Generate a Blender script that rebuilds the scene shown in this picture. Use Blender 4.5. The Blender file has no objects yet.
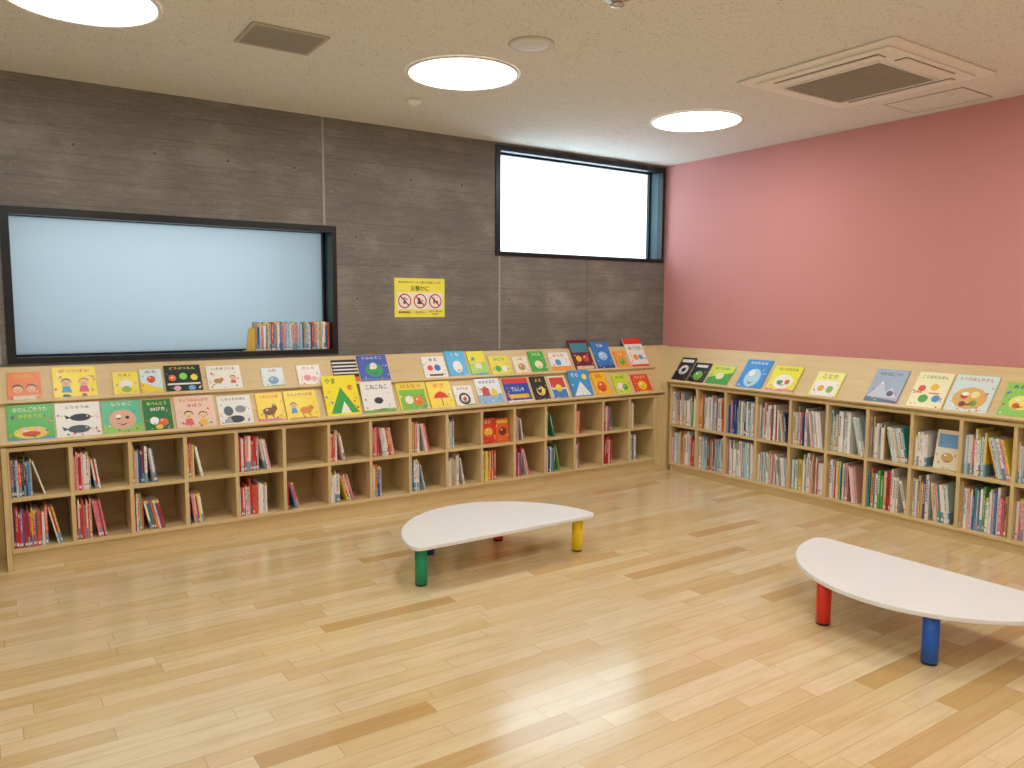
import bpy, math, random
from mathutils import Matrix, Vector
random.seed(11)
scene = bpy.context.scene
try:
    scene.view_settings.view_transform = 'Standard'
except Exception as e:
    print(e)
COL = scene.collection

# ------------------------------------------------------------------ colours / materials
def lin(c):
    return c/12.92 if c <= 0.04045 else ((c+0.055)/1.055)**2.4
def hexc(h):
    h = h.lstrip('#')
    return tuple(lin(int(h[i:i+2], 16)/255) for i in (0, 2, 4)) + (1.0,)

class NT:
    def __init__(s, name):
        s.mat = bpy.data.materials.new(name); s.mat.use_nodes = True
        s.t = s.mat.node_tree; s.t.nodes.clear()
        s.out = s.t.nodes.new('ShaderNodeOutputMaterial')
    def n(s, typ, **kw):
        nd = s.t.nodes.new(typ)
        for k, v in kw.items():
            setattr(nd, k, v)
        return nd
    def l(s, a, b): s.t.links.new(a, b)
    def setin(s, sock, v):
        if isinstance(v, bpy.types.NodeSocket): s.l(v, sock)
        else: sock.default_value = v
    def math(s, op, a, b=None, c=None, clamp=False):
        m = s.n('ShaderNodeMath', operation=op); m.use_clamp = clamp
        s.setin(m.inputs[0], a)
        if b is not None: s.setin(m.inputs[1], b)
        if c is not None: s.setin(m.inputs[2], c)
        return m.outputs[0]
    def mix(s, fac, a, b, blend='MIX'):
        m = s.n('ShaderNodeMix', data_type='RGBA', blend_type=blend)
        s.setin(m.inputs[0], fac); s.setin(m.inputs[6], a); s.setin(m.inputs[7], b)
        return m.outputs[2]
    def comb(s, x, y, z):
        m = s.n('ShaderNodeCombineXYZ')
        s.setin(m.inputs[0], x); s.setin(m.inputs[1], y); s.setin(m.inputs[2], z)
        return m.outputs[0]
    def noise(s, vec, scale, detail=3, rough=0.5):
        m = s.n('ShaderNodeTexNoise'); s.l(vec, m.inputs['Vector'])
        m.inputs['Scale'].default_value = scale; m.inputs['Detail'].default_value = detail
        m.inputs['Roughness'].default_value = rough
        return m.outputs[0]
    def white(s, vec):
        m = s.n('ShaderNodeTexWhiteNoise', noise_dimensions='3D'); s.l(vec, m.inputs['Vector'])
        return m.outputs['Value']
    def ramp(s, fac, stops):
        r = s.n('ShaderNodeValToRGB'); s.l(fac, r.inputs[0])
        cr = r.color_ramp
        while len(cr.elements) < len(stops): cr.elements.new(0.5)
        for e, (p, c) in zip(cr.elements, stops):
            e.position = p; e.color = c
        return r.outputs[0]
    def bsdf(s, color, rough=0.5, metallic=0.0, bump=None, bstr=0.2, bdist=0.01, coat=0.0, spec=None):
        b = s.n('ShaderNodeBsdfPrincipled')
        s.setin(b.inputs['Base Color'], color); s.setin(b.inputs['Roughness'], rough)
        b.inputs['Metallic'].default_value = metallic
        b.inputs['Coat Weight'].default_value = coat
        if spec is not None: b.inputs['Specular IOR Level'].default_value = spec
        if bump is not None:
            bp = s.n('ShaderNodeBump'); bp.inputs['Strength'].default_value = bstr
            bp.inputs['Distance'].default_value = bdist
            s.l(bump, bp.inputs['Height']); s.l(bp.outputs[0], b.inputs['Normal'])
        s.l(b.outputs[0], s.out.inputs[0])
        return b

_flat = {}
def flat(h, rough=0.5, name=None, metallic=0.0):
    key = (h, rough, metallic)
    if key in _flat: return _flat[key]
    m = NT(name or 'paint_' + h.strip('#'))
    tc = m.n('ShaderNodeTexCoord')
    nz = m.noise(tc.outputs['Object'], 40, 2)
    c = hexc(h)
    dark = tuple(x*0.93 for x in c[:3]) + (1,)
    m.bsdf(m.mix(nz, dark, c), rough, metallic)
    _flat[key] = m.mat
    return m.mat

def make_wood(name, c1, c2, axis=0, rough=0.42):
    m = NT(name); tc = m.n('ShaderNodeTexCoord')
    mp = m.n('ShaderNodeMapping'); m.l(tc.outputs['Object'], mp.inputs[0])
    sc = [14, 14, 14]; sc[axis] = 1.2
    mp.inputs['Scale'].default_value = sc
    nz = m.noise(mp.outputs[0], 2.5, 5, 0.6)
    nz2 = m.noise(tc.outputs['Object'], 1.6, 2)
    f = m.math('ADD', m.math('MULTIPLY', nz, 0.7), m.math('MULTIPLY', nz2, 0.3))
    col = m.ramp(f, [(0.3, hexc(c1)), (0.7, hexc(c2))])
    m.bsdf(col, rough, bump=nz, bstr=0.05, bdist=0.002)
    return m.mat
WOOD = make_wood('birch_plywood', '#d4b983', '#e3cb99', 0)
WOODV = make_wood('birch_plywood_vertical', '#d4b983', '#e3cb99', 2)
WOODB = make_wood('birch_back', '#b69563', '#c6a875', 0)

def floor_mat():
    m = NT('maple_plank_floor'); tc = m.n('ShaderNodeTexCoord')
    sp = m.n('ShaderNodeSeparateXYZ'); m.l(tc.outputs['Object'], sp.inputs[0])
    X, Y = sp.outputs[0], sp.outputs[1]
    W, LN = 0.09, 0.62
    ry = m.math('DIVIDE', Y, W); row = m.math('FLOOR', ry); fy = m.math('FRACT', ry)
    off = m.math('MULTIPLY', m.white(m.comb(row, 3.0, 1.0)), 7.0)
    ln = m.math('ADD', LN, m.math('MULTIPLY', m.white(m.comb(row, 8.0, 2.0)), 0.35))
    rx = m.math('ADD', m.math('DIVIDE', X, ln), off)
    idx = m.math('FLOOR', rx); fx = m.math('FRACT', rx)
    rnd = m.white(m.comb(row, idx, 5.0))
    gv = m.comb(m.math('ADD', m.math('MULTIPLY', X, 1.3), m.math('MULTIPLY', rnd, 30.0)),
                m.math('ADD', m.math('MULTIPLY', Y, 20.0), m.math('MULTIPLY', rnd, 11.0)), 0.0)
    g = m.noise(gv, 2.0, 5, 0.55)
    cloud = m.noise(m.comb(m.math('MULTIPLY', X, 2.0), m.math('MULTIPLY', Y, 7.0), rnd), 2.0, 3, 0.5)
    base = m.ramp(rnd, [(0.0, hexc('#caa368')), (0.03, hexc('#d2ae76')), (0.07, hexc('#dbbe8a')), (0.2, hexc('#e1c795')),
                        (0.5, hexc('#e7d1a3')), (0.8, hexc('#ecd9b0')), (1.0, hexc('#dec28e')) ])
    gr = m.ramp(g, [(0.30, hexc('#d4b582')), (0.56, (1, 1, 1, 1))])
    col = m.mix(0.25, base, gr, 'MULTIPLY')
    col = m.mix(m.ramp(cloud, [(0.48, (0, 0, 0, 1)), (0.72, (0.3, 0.3, 0.3, 1))]), col, hexc('#caa56c'))
    ey = m.math('MINIMUM', fy, m.math('SUBTRACT', 1.0, fy))
    ex = m.math('MINIMUM', fx, m.math('SUBTRACT', 1.0, fx))
    sy = m.math('LESS_THAN', ey, 0.014); sx = m.math('LESS_THAN', ex, 0.0018)
    seam = m.math('MAXIMUM', sy, sx)
    col = m.mix(m.math('MULTIPLY', seam, 0.5), col, hexc('#8a6f44'))
    rr = m.math('ADD', 0.16, m.math('MULTIPLY', g, 0.08))
    b = m.bsdf(col, rr, bump=m.math('MULTIPLY', seam, -1.0), bstr=0.04, bdist=0.002, coat=0.5)
    b.inputs['Coat Roughness'].default_value = 0.14
    return m.mat

def concrete_mat():
    m = NT('board_formed_concrete'); tc = m.n('ShaderNodeTexCoord')
    sp = m.n('ShaderNodeSeparateXYZ'); m.l(tc.outputs['Object'], sp.inputs[0])
    X, Z = sp.outputs[0], sp.outputs[2]
    rz = m.math('DIVIDE', Z, 0.15); row = m.math('FLOOR', rz); fz = m.math('FRACT', rz)
    rx = m.math('ADD', m.math('DIVIDE', X, 3.6), m.math('MULTIPLY', m.white(m.comb(row, 1.0, 2.0)), 5.0))
    idx = m.math('FLOOR', rx)
    rnd = m.white(m.comb(row, idx, 9.0))
    gv = m.comb(m.math('ADD', m.math('MULTIPLY', X, 1.1), m.math('MULTIPLY', row, 7.3)), row, m.math('MULTIPLY', Z, 18.0))
    g = m.noise(gv, 1.6, 9, 0.72)
    fine = m.noise(m.comb(m.math('MULTIPLY', X, 3.5), 0.0, m.math('MULTIPLY', Z, 46.0)), 2.0, 4, 0.7)
    blot = m.noise(m.comb(m.math('MULTIPLY', X, 0.9), 0.0, m.math('MULTIPLY', Z, 1.6)), 2.2, 6, 0.62)
    speck = m.noise(tc.outputs['Object'], 55, 3, 0.7)
    base = m.mix(rnd, hexc('#7a766f'), hexc('#817d76'))
    base = m.mix(m.math('MULTIPLY', m.ramp(g, [(0.38, (0, 0, 0, 1)), (0.68, (1, 1, 1, 1))]), 0.45), base, hexc('#9e9991'))
    base = m.mix(m.math('MULTIPLY', m.ramp(fine, [(0.4, (1, 1, 1, 1)), (0.56, (0, 0, 0, 1))]), 0.42), base, hexc('#605c56'))
    base = m.mix(m.ramp(blot, [(0.35, (0.42, 0.42, 0.42, 1)), (0.6, (0, 0, 0, 1))]), base, hexc('#5f5b55'))
    base = m.mix(m.ramp(blot, [(0.52, (0, 0, 0, 1)), (0.78, (0.5, 0.5, 0.5, 1))]), base, hexc('#a8a39b'))
    base = m.mix(m.ramp(speck, [(0.6, (0, 0, 0, 1)), (0.7, (0.3, 0.3, 0.3, 1))]), base, hexc('#b0aba3'))
    ez = m.math('MINIMUM', fz, m.math('SUBTRACT', 1.0, fz))
    seam = m.ramp(ez, [(0.0, (1, 1, 1, 1)), (0.045, (0, 0, 0, 1))])
    col = m.mix(m.math('MULTIPLY', seam, m.math('MULTIPLY', g, 0.6)), base, hexc('#4c4944'))
    hx = m.math('SUBTRACT', m.math('FRACT', m.math('DIVIDE', m.math('ADD', X, 0.18), 0.45)), 0.5)
    hz = m.math('SUBTRACT', m.math('FRACT', m.math('DIVIDE', m.math('ADD', Z, 0.02), 0.45)), 0.5)
    d = m.math('SQRT', m.math('ADD', m.math('MULTIPLY', hx, hx), m.math('MULTIPLY', hz, hz)))
    hole = m.math('LESS_THAN', d, 0.024)
    ring = m.math('SUBTRACT', m.math('LESS_THAN', d, 0.04), hole)
    col = m.mix(m.math('MULTIPLY', hole, 0.6), col, hexc('#383634'))
    col = m.mix(m.math('MULTIPLY', ring, 0.3), col, hexc('#a39f98'))
    hgt = m.math('SUBTRACT', m.math('ADD', g, m.math('MULTIPLY', fine, 0.5)), m.math('ADD', m.math('MULTIPLY', seam, 0.4), m.math('MULTIPLY', hole, 2.0)))
    m.bsdf(col, 0.66, bump=hgt, bstr=0.3, bdist=0.004)
    return m.mat

def ceiling_mat():
    m = NT('fissured_acoustic_ceiling'); tc = m.n('ShaderNodeTexCoord')
    v = m.n('ShaderNodeTexVoronoi'); v.inputs['Scale'].default_value = 50; m.l(tc.outputs['Object'], v.inputs['Vector'])
    nz2 = m.noise(tc.outputs['Object'], 14, 3, 0.6)
    nz3 = m.noise(tc.outputs['Object'], 130, 3, 0.7)
    spots = m.math('LESS_THAN', v.outputs['Distance'], m.math('MULTIPLY', nz2, 0.54))
    f = m.math('MULTIPLY', spots, m.math('ADD', 0.14, m.math('MULTIPLY', nz3, 0.4)))
    col = m.mix(f, hexc('#e4e4e2'), hexc('#98938a'))
    m.bsdf(col, 0.95, bump=m.math('MULTIPLY', spots, -1.0), bstr=0.35, bdist=0.003)
    return m.mat

def pink_mat():
    m = NT('pink_wallcovering'); tc = m.n('ShaderNodeTexCoord')
    nz = m.noise(tc.outputs['Object'], 160, 3, 0.6); nz2 = m.noise(tc.outputs['Object'], 1.2, 2)
    col = m.mix(nz2, hexc('#d39290'), hexc('#d59593'))
    m.bsdf(col, 0.85, bump=nz, bstr=0.1, bdist=0.001, spec=.25)
    return m.mat

def white_wall():
    m = NT('white_wall_paint'); tc = m.n('ShaderNodeTexCoord')
    nz = m.noise(tc.outputs['Object'], 120, 3)
    m.bsdf(m.mix(nz, hexc('#dcdad4'), hexc('#e6e4de')), 0.8, bump=nz, bstr=0.1, bdist=0.002)
    return m.mat

def pane_mat():
    m = NT('frosted_glass'); tc = m.n('ShaderNodeTexCoord')
    nz = m.noise(tc.outputs['Object'], 1.5, 2)
    tr = m.n('ShaderNodeBsdfTranslucent'); m.l(m.mix(nz, (0.84, 0.91, 0.94, 1), (0.88, 0.94, 0.96, 1)), tr.inputs[0])
    gl = m.n('ShaderNodeBsdfGlossy'); gl.inputs['Roughness'].default_value = 0.35
    gl.inputs[0].default_value = (0.9, 0.95, 1, 1)
    mx = m.n('ShaderNodeMixShader'); mx.inputs[0].default_value = 0.05
    m.l(tr.outputs[0], mx.inputs[1]); m.l(gl.outputs[0], mx.inputs[2]); m.l(mx.outputs[0], m.out.inputs[0])
    return m.mat

def emit_mat(name, c, s):
    m = NT(name); e = m.n('ShaderNodeEmission'); e.inputs[0].default_value = c; e.inputs[1].default_value = s
    m.l(e.outputs[0], m.out.inputs[0]); return m.mat

def spine_mat():
    m = NT('printed_book_cover'); tc = m.n('ShaderNodeTexCoord'); oi = m.n('ShaderNodeObjectInfo')
    sp = m.n('ShaderNodeSeparateXYZ'); m.l(tc.outputs['Generated'], sp.inputs[0])
    gx, gy, gz = sp.outputs
    r = oi.outputs['Random']
    inx = m.math('LESS_THAN', m.math('ABSOLUTE', m.math('SUBTRACT', gx, 0.5)), 0.26)
    lo = m.math('GREATER_THAN', gz, m.math('ADD', 0.32, m.math('MULTIPLY', r, 0.15)))
    hi = m.math('LESS_THAN', gz, 0.93)
    v = m.comb(m.math('MULTIPLY', gx, 3.5), m.math('MULTIPLY', r, 40.0), m.math('MULTIPLY', gz, 30.0))
    gly = m.math('GREATER_THAN', m.noise(v, 1.0, 1), 0.5)
    mask = m.math('MULTIPLY', m.math('MULTIPLY', inx, lo), m.math('MULTIPLY', hi, gly))
    sel = m.math('GREATER_THAN', m.math('FRACT', m.math('MULTIPLY', r, 17.0)), 0.45)
    tcol = m.mix(sel, hexc('#f4efe6'), hexc('#5a4650'))
    band = m.math('MULTIPLY', m.math('GREATER_THAN', gz, 0.9), m.math('GREATER_THAN', m.math('FRACT', m.math('MULTIPLY', r, 31.0)), 0.7))
    col = m.mix(band, oi.outputs['Color'], hexc('#e8d070'))
    lowb = m.math('MULTIPLY', m.math('LESS_THAN', gz, 0.28), m.math('GREATER_THAN', m.math('FRACT', m.math('MULTIPLY', r, 53.0)), 0.72))
    col = m.mix(lowb, col, hexc('#7fa8c0'))
    col = m.mix(m.math('MULTIPLY', mask, 0.75), col, tcol)
    m.bsdf(col, 0.4)
    return m.mat

FLOOR, CONC, CEIL, PINK, WHITEW = floor_mat(), concrete_mat(), ceiling_mat(), pink_mat(), white_wall()
PANE = pane_mat()
SPINE = spine_mat()
PAGES = flat('#ece6d6', 0.8, 'paper_pages')
STICK = flat('#f6f4ee', 0.5, 'spine_label_sticker')
STICKR = flat('#d8505a', 0.5, 'spine_label_red')
STICKG = flat('#58a070', 0.5, 'spine_label_green')
BLACKAL = flat('#10151a', 0.35, 'black_aluminium')
BLUEREV = flat('#35525c', 0.35, 'window_reveal_metal')
WHITEP = flat('#f2f1ed', 0.45, 'white_plastic')
LAMI = flat('#f3f4f4', 0.3, 'white_laminate')
DARKV = flat('#544f46', 0.6, 'dark_vent')
SLAT = flat('#aca69a', 0.5, 'vent_slat')
YWOOD = make_wood('yellow_wood', '#d8b04a', '#e4c060', 2)

# ------------------------------------------------------------------ mesh builder
class MB:
    def __init__(s): s.v = []; s.f = []; s.mi = []; s.mats = []; s.sm = []
    def m(s, mat):
        if mat not in s.mats: s.mats.append(mat)
        return s.mats.index(mat)
    def face(s, pts, mat, smooth=False):
        b = len(s.v); s.v += [tuple(p) for p in pts]; s.f.append(tuple(range(b, b+len(pts)))); s.mi.append(s.m(mat)); s.sm.append(smooth)
    def box(s, x0, x1, y0, y1, z0, z1, mat, tf=None):
        b = len(s.v)
        p = [(x0,y0,z0),(x1,y0,z0),(x1,y1,z0),(x0,y1,z0),(x0,y0,z1),(x1,y0,z1),(x1,y1,z1),(x0,y1,z1)]
        if tf: p = [tf(q) for q in p]
        s.v += p
        for q in ((0,3,2,1),(4,5,6,7),(0,1,5,4),(1,2,6,5),(2,3,7,6),(3,0,4,7)):
            s.f.append(tuple(b+i for i in q)); s.mi.append(s.m(mat)); s.sm.append(False)
    def prism(s, pts, axis, a0, a1, mat):
        def mk(p, a):
            return {0: (a, p[0], p[1]), 1: (p[0], a, p[1]), 2: (p[0], p[1], a)}[axis]
        b = len(s.v); n = len(pts)
        s.v += [mk(p, a0) for p in pts] + [mk(p, a1) for p in pts]
        k = s.m(mat)
        s.f.append(tuple(b+i for i in reversed(range(n)))); s.f.append(tuple(b+n+i for i in range(n))); s.mi += [k, k]; s.sm += [False, False]
        for i in range(n):
            j = (i+1) % n
            s.f.append((b+i, b+j, b+n+j, b+n+i)); s.mi.append(k); s.sm.append(False)
    def cyl(s, cx, cy, prof, mat, seg=32, cap0=True, cap1=True):
        b = len(s.v); k = s.m(mat)
        for (r, z) in prof:
            for i in range(seg):
                a = 2*math.pi*i/seg
                s.v.append((cx+r*math.cos(a), cy+r*math.sin(a), z))
        for j in range(len(prof)-1):
            for i in range(seg):
                i2 = (i+1) % seg
                s.f.append((b+j*seg+i, b+j*seg+i2, b+(j+1)*seg+i2, b+(j+1)*seg+i)); s.mi.append(k); s.sm.append(True)
        if cap0: s.f.append(tuple(b+i for i in reversed(range(seg)))); s.mi.append(k); s.sm.append(False)
        if cap1:
            o = b+(len(prof)-1)*seg
            s.f.append(tuple(o+i for i in range(seg))); s.mi.append(k); s.sm.append(False)
    def obj(s, name, parent=None, bevel=0, kind=None, matrix=None):
        me = bpy.data.meshes.new(name); me.from_pydata(s.v, [], s.f)
        for m in s.mats: me.materials.append(m)
        for p, i, q in zip(me.polygons, s.mi, s.sm): p.material_index = i; p.use_smooth = q
        me.update()
        o = bpy.data.objects.new(name, me); COL.objects.link(o)
        if parent: o.parent = parent
        if matrix is not None: o.matrix_basis = matrix
        if kind: o['kind'] = kind
        if bevel:
            md = o.modifiers.new('bevel', 'BEVEL'); md.width = bevel; md.segments = 2; md.limit_method = 'ANGLE'
        return o

def empty(name, matrix, label=None, category=None, **kw):
    o = bpy.data.objects.new(name, None); o.empty_display_size = 0.1; COL.objects.link(o)
    o.matrix_basis = matrix
    if label: o['label'] = label
    if category: o['category'] = category
    for k, v in kw.items(): o[k] = v
    return o
def tag(o, label, category, group=None):
    o['label'] = label; o['category'] = category
    if group: o['group'] = group
    return o
def T(x, y, z): return Matrix.Translation((x, y, z))

_txt = {}
def text_geo(s):
    if s in _txt: return _txt[s]
    cu = bpy.data.curves.new('t', 'FONT'); cu.body = s; cu.size = 1; cu.resolution_u = 2; cu.offset = 0.012
    ob = bpy.data.objects.new('t', cu); COL.objects.link(ob)
    dg = bpy.context.evaluated_depsgraph_get(); dg.update()
    me = bpy.data.meshes.new_from_object(ob.evaluated_get(dg))
    vs = [(v.co.x, v.co.y) for v in me.vertices]; fs = [tuple(p.vertices) for p in me.polygons]
    bpy.data.objects.remove(ob); bpy.data.curves.remove(cu); bpy.data.meshes.remove(me)
    if vs:
        x0 = min(v[0] for v in vs); x1 = max(v[0] for v in vs); y0 = min(v[1] for v in vs); y1 = max(v[1] for v in vs)
        vs = [((x-x0)/max(1e-6, x1-x0), (y-y0)/max(1e-6, y1-y0)) for x, y in vs]
    _txt[s] = (vs, fs)
    return _txt[s]

def draw(mb, items, w, h, z, place=None, tight=0.0):
    """flat printed artwork; items in 0..1 cover coordinates"""
    place = place or (lambda x, y, zz: (x-w/2, y, zz))
    for i, it in enumerate(items):
        zz = z + 0.00015*(i+1); k = it[0]
        if k == 'r':
            _, x0, y0, x1, y1, c = it; pts = [(x0*w, y0*h), (x1*w, y0*h), (x1*w, y1*h), (x0*w, y1*h)]
        elif k == 'e':
            _, cx, cy, rx, ry, c = it
            pts = [(cx*w+rx*w*math.cos(a), cy*h+ry*w*math.sin(a)) for a in [2*math.pi*j/20 for j in range(20)]]
        elif k == 'p':
            _, pp, c = it; pts = [(x*w, y*h) for x, y in pp]
        elif k == 't':
            _, s, x0, y0, x1, y1, c = it
            if tight:   # slightly smaller lettering
                dx = (x1-x0)*tight/2; dy = (y1-y0)*tight/2; x0 += dx; x1 -= dx; y0 += dy; y1 -= dy
            vs, fs = text_geo(s); b = len(mb.v); mi = mb.m(flat(c))
            mb.v += [place((x0+(x1-x0)*vx)*w, (y0+(y1-y0)*vy)*h, zz) for vx, vy in vs]
            for f in fs: mb.f.append(tuple(b+q for q in f)); mb.mi.append(mi); mb.sm.append(False)
            continue
        mb.face([place(x, y, zz) for x, y in pts], flat(c))

# ------------------------------------------------------------------ room shell
H = 2.83; NY = 5.43; EX = 5.45; WX = -2.2; SY = -2.5
def structure(mb, name): return mb.obj(name, kind='structure')
mb = MB(); mb.box(WX-.2, EX+.3, SY-.2, NY+.35, -.1, 0, FLOOR); structure(mb, 'floor')
mb = MB(); mb.box(WX-.2, EX+.3, SY-.2, NY+.35, H, H+.1, CEIL); structure(mb, 'ceiling')
W1 = (0.10, 2.135, 1.152, 2.07); W2 = (3.509, 5.425, 1.92, 2.812)
mb = MB()
for (a, b, c, d) in [(WX-.2, W1[0], 0, H), (W1[0], W1[1], 0, W1[2]), (W1[0], W1[1], W1[3], H), (W1[1], W2[0], 0, H),
                     (W2[0], W2[1], 0, W2[2]), (W2[0], W2[1], W2[3], H), (W2[1], EX+.3, 0, H)]:
    mb.box(a, b, NY, NY+.35, c, d, CONC)
structure(mb, 'wall_north')
mb = MB(); mb.box(EX, EX+.15, SY, NY, 0, H, PINK); structure(mb, 'wall_east')
mb = MB(); mb.box(WX-.15, WX, SY, NY, 0, H, WHITEW); structure(mb, 'wall_west')
mb = MB(); mb.box(WX-.15, EX+.15, SY-.15, SY, 0, H, WHITEW); structure(mb, 'wall_south')
SEAMC = flat('#a8a49c', 0.6, 'joint_sealant')
for i, (x, z0, z1) in enumerate([(2.05, 2.075, H), (3.55, 1.15, 1.915), (0.062, 1.15, H)]):
    mb = MB(); mb.box(x-.008, x+.008, NY-.004, NY, z0, z1, SEAMC); structure(mb, 'trim_%d' % (i+1))
mb = MB(); mb.box(4.488, 4.492, NY-.0015, NY, 1.15, 1.915, flat('#5c5954', .7)); structure(mb, 'trim_4')

def window(name, w, s):
    x0, x1, z0, z1 = w
    root = empty(name, T((x0+x1)/2, NY, z0), kind='structure')
    inv = T(-(x0+x1)/2, -NY, -z0)
    def part(mb, nm):
        mb.v = [tuple(inv @ Vector(v)) for v in mb.v]; return mb.obj(nm, root)
    b = 0.045
    mb = MB()
    for (a, c, d, e) in [(x0, x1, z0, z0+b*.75), (x0, x1, z1-b, z1), (x0, x0+b, z0+b*.75, z1-b), (x1-b*.7, x1, z0+b*.75, z1-b)]:
        mb.box(a, c, NY-.012, NY+.05, d, e, BLACKAL)
    part(mb, 'frame')
    mb = MB()
    t = 0.02
    mb.box(x0, x0+t, NY+.05, NY+s, z0, z1, BLUEREV); mb.box(x1-t, x1, NY+.05, NY+s, z0, z1, BLUEREV)
    mb.box(x0+t, x1-t, NY+.05, NY+s, z1-t, z1, BLUEREV); mb.box(x0+t, x1-t, NY+.05, NY+s, z0, z0+t, BLUEREV)
    for (a, c, d, e) in [(x0+t, x1-t, z0+t, z0+t+.022), (x0+t, x1-t, z1-t-.02, z1-t), (x0+t, x0+t+.02, z0+t, z1-t), (x1-t-.02, x1-t, z0+t, z1-t)]:
        mb.box(a, c, NY+s-.03, NY+s+.02, d, e, BLACKAL)
    part(mb, 'reveal')
    mb = MB(); mb.box(x0+t, x1-t, NY+s, NY+s+.008, z0+t, z1-t, PANE); part(mb, 'glass_pane')
window('window_1', W1, 0.19); window('window_2', W2, 0.19)

# ------------------------------------------------------------------ bookcases
def bookcase(M, x0, ncol, pitch, depth, zb, zm, zt, label):
    t = 0.022; root = empty('bookcase', M @ T(x0, 0, 0), label, 'bookcase', group='low open bookcases')
    L = ncol*pitch
    mb = MB(); mb.box(0, L, depth-.012, depth-.002, zb, zt, WOODB); mb.obj('back_panel', root)
    mb = MB(); mb.box(0, L, .018, .04, 0, zb-t, WOOD); mb.obj('plinth', root, .0015)
    mb = MB(); mb.box(0, L, 0, depth-.002, zb-t, zb, WOOD); mb.obj('bottom_panel', root, .0015)
    mb = MB(); mb.box(0, L, 0, depth-.002, zt, zt+t, WOOD); mb.obj('top_panel', root, .0015)
    for side, xx in (('side_panel', 0), ('side_panel', L-t/2)):
        mb = MB(); mb.box(xx, xx+t/2, 0.001, depth-.012, zb, zt, WOODV); mb.obj(side, root, .001)
    for k in range(1, ncol):
        mb = MB(); mb.box(k*pitch-t/2, k*pitch+t/2, 0.001, depth-.012, zb, zt, WOODV); mb.obj('divider', root, .001)
    for k in range(ncol):
        mb = MB(); mb.box(k*pitch+t/2, (k+1)*pitch-t/2, 0.002, depth-.012, zm-t, zm, WOOD); mb.obj('shelf', root, .001)
    return root
ML = T(0, 5.10, 0); MR = T(5.15, 5.08, 0) @ Matrix.Rotation(-math.pi/2, 4, 'Z')
PL, LX0 = 0.3115, 0.062
LZ = (0.12, 0.415, 0.68)
for i in range(4):
    bookcase(ML, LX0+i*4*PL, 4, PL, 0.33, LZ[0], LZ[1], LZ[2], 'low birch bookcase with open cubbies along concrete wall')
PR, RX0 = 0.32, 0.06
RZ = (0.085, 0.44, 0.785)
for i in range(3):
    bookcase(MR, RX0+i*4*PR, 4, PR, 0.30, RZ[0], RZ[1], RZ[2], 'low birch bookcase with open cubbies along pink wall')
mb = MB(); xe = LX0+16*PL
mb.box(xe, 5.15, -.004+5.10, 5.12, 0, .70, WOODV); mb.box(5.128, 5.15, 5.12, 5.42, 0, .70, WOODV)
tag(mb.obj('filler_panel', bevel=.001), 'birch filler panel closing the inner corner between bookcases', 'panel')
# solid corner infill carrying both display slopes into the corner (mitred valley)
mb = MB(); mb.prism([(5.151, 0), (5.151, .818), (5.396, 1.125), (5.448, 1.125), (5.448, 0)], 1, 5.062, 5.428, WOODV)
mb.prism([(5.10, 0), (5.10, .712), (5.355, 1.1345), (5.427, 1.1345), (5.427, 0)], 0, 5.1505, 5.4475, WOODV)
tag(mb.obj('corner_panel'), 'plain birch corner infill joining the two sloped displays', 'panel')
mb = MB(); mb.box(.036, LX0-.001, 5.085, 5.428, 0, .705, WOODV)
tag(mb.obj('end_panel', bevel=.001), 'birch end panel at the end of the low bookcase', 'panel')
mb = MB(); mb.box(-.6, .034, 5.40, 5.428, 0, 1.15, WOODV)
tag(mb.obj('wainscot_panel', bevel=.001), 'birch lining panel fixed to concrete wall beside the bookcase', 'panel')

def slope_fn(y0, z0, al):
    c, s = math.cos(al), math.sin(al)
    return lambda p: (p[0], y0+p[1]*c-p[2]*s, z0+p[1]*s+p[2]*c)
def rack(M, L0, L1, y1, depth, z0, z1, ledges, label):
    al = math.atan2(z1-z0, y1); SL = math.hypot(z1-z0, y1); fn = slope_fn(0, z0, al)
    root = empty('display_rack', M @ T(L0, 0, 0), label, 'display rack')
    L = L1-L0
    mb = MB(); mb.box(0, L, .004, SL, -.016, 0, WOOD, fn); mb.obj('sloped_panel', root)
    for s in ledges:
        mb = MB(); mb.box(0, L, s, s+.010, 0, .026, WOOD, fn); mb.box(0, L, s+.010, s+.02, .021, .026, WOOD, fn); mb.obj('ledge', root)
    mb = MB(); mb.box(0, L, y1+.0145, depth-.002, z1-.018, z1, WOOD); mb.obj('top_cap', root, .001)
    poly = [(0.02, z0-.008), (depth-.004, z0-.008), (depth-.004, z1-.02), (y1+.016, z1-.02)]
    for xx in (0.0, L-.018):
        mb = MB(); mb.prism(poly, 0, xx, xx+.018, WOODV); mb.obj('end_panel', root)
    return al
AL = rack(ML, .036, 5.149, .255, .33, .712, 1.135, [0.0, .253], 'long two-tier sloped birch book display along concrete wall')
AR = rack(MR, 0.02, RX0+12*PR, .245, .30, .815, 1.125, [0.0], 'single-tier sloped birch book display along pink wall')

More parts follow.
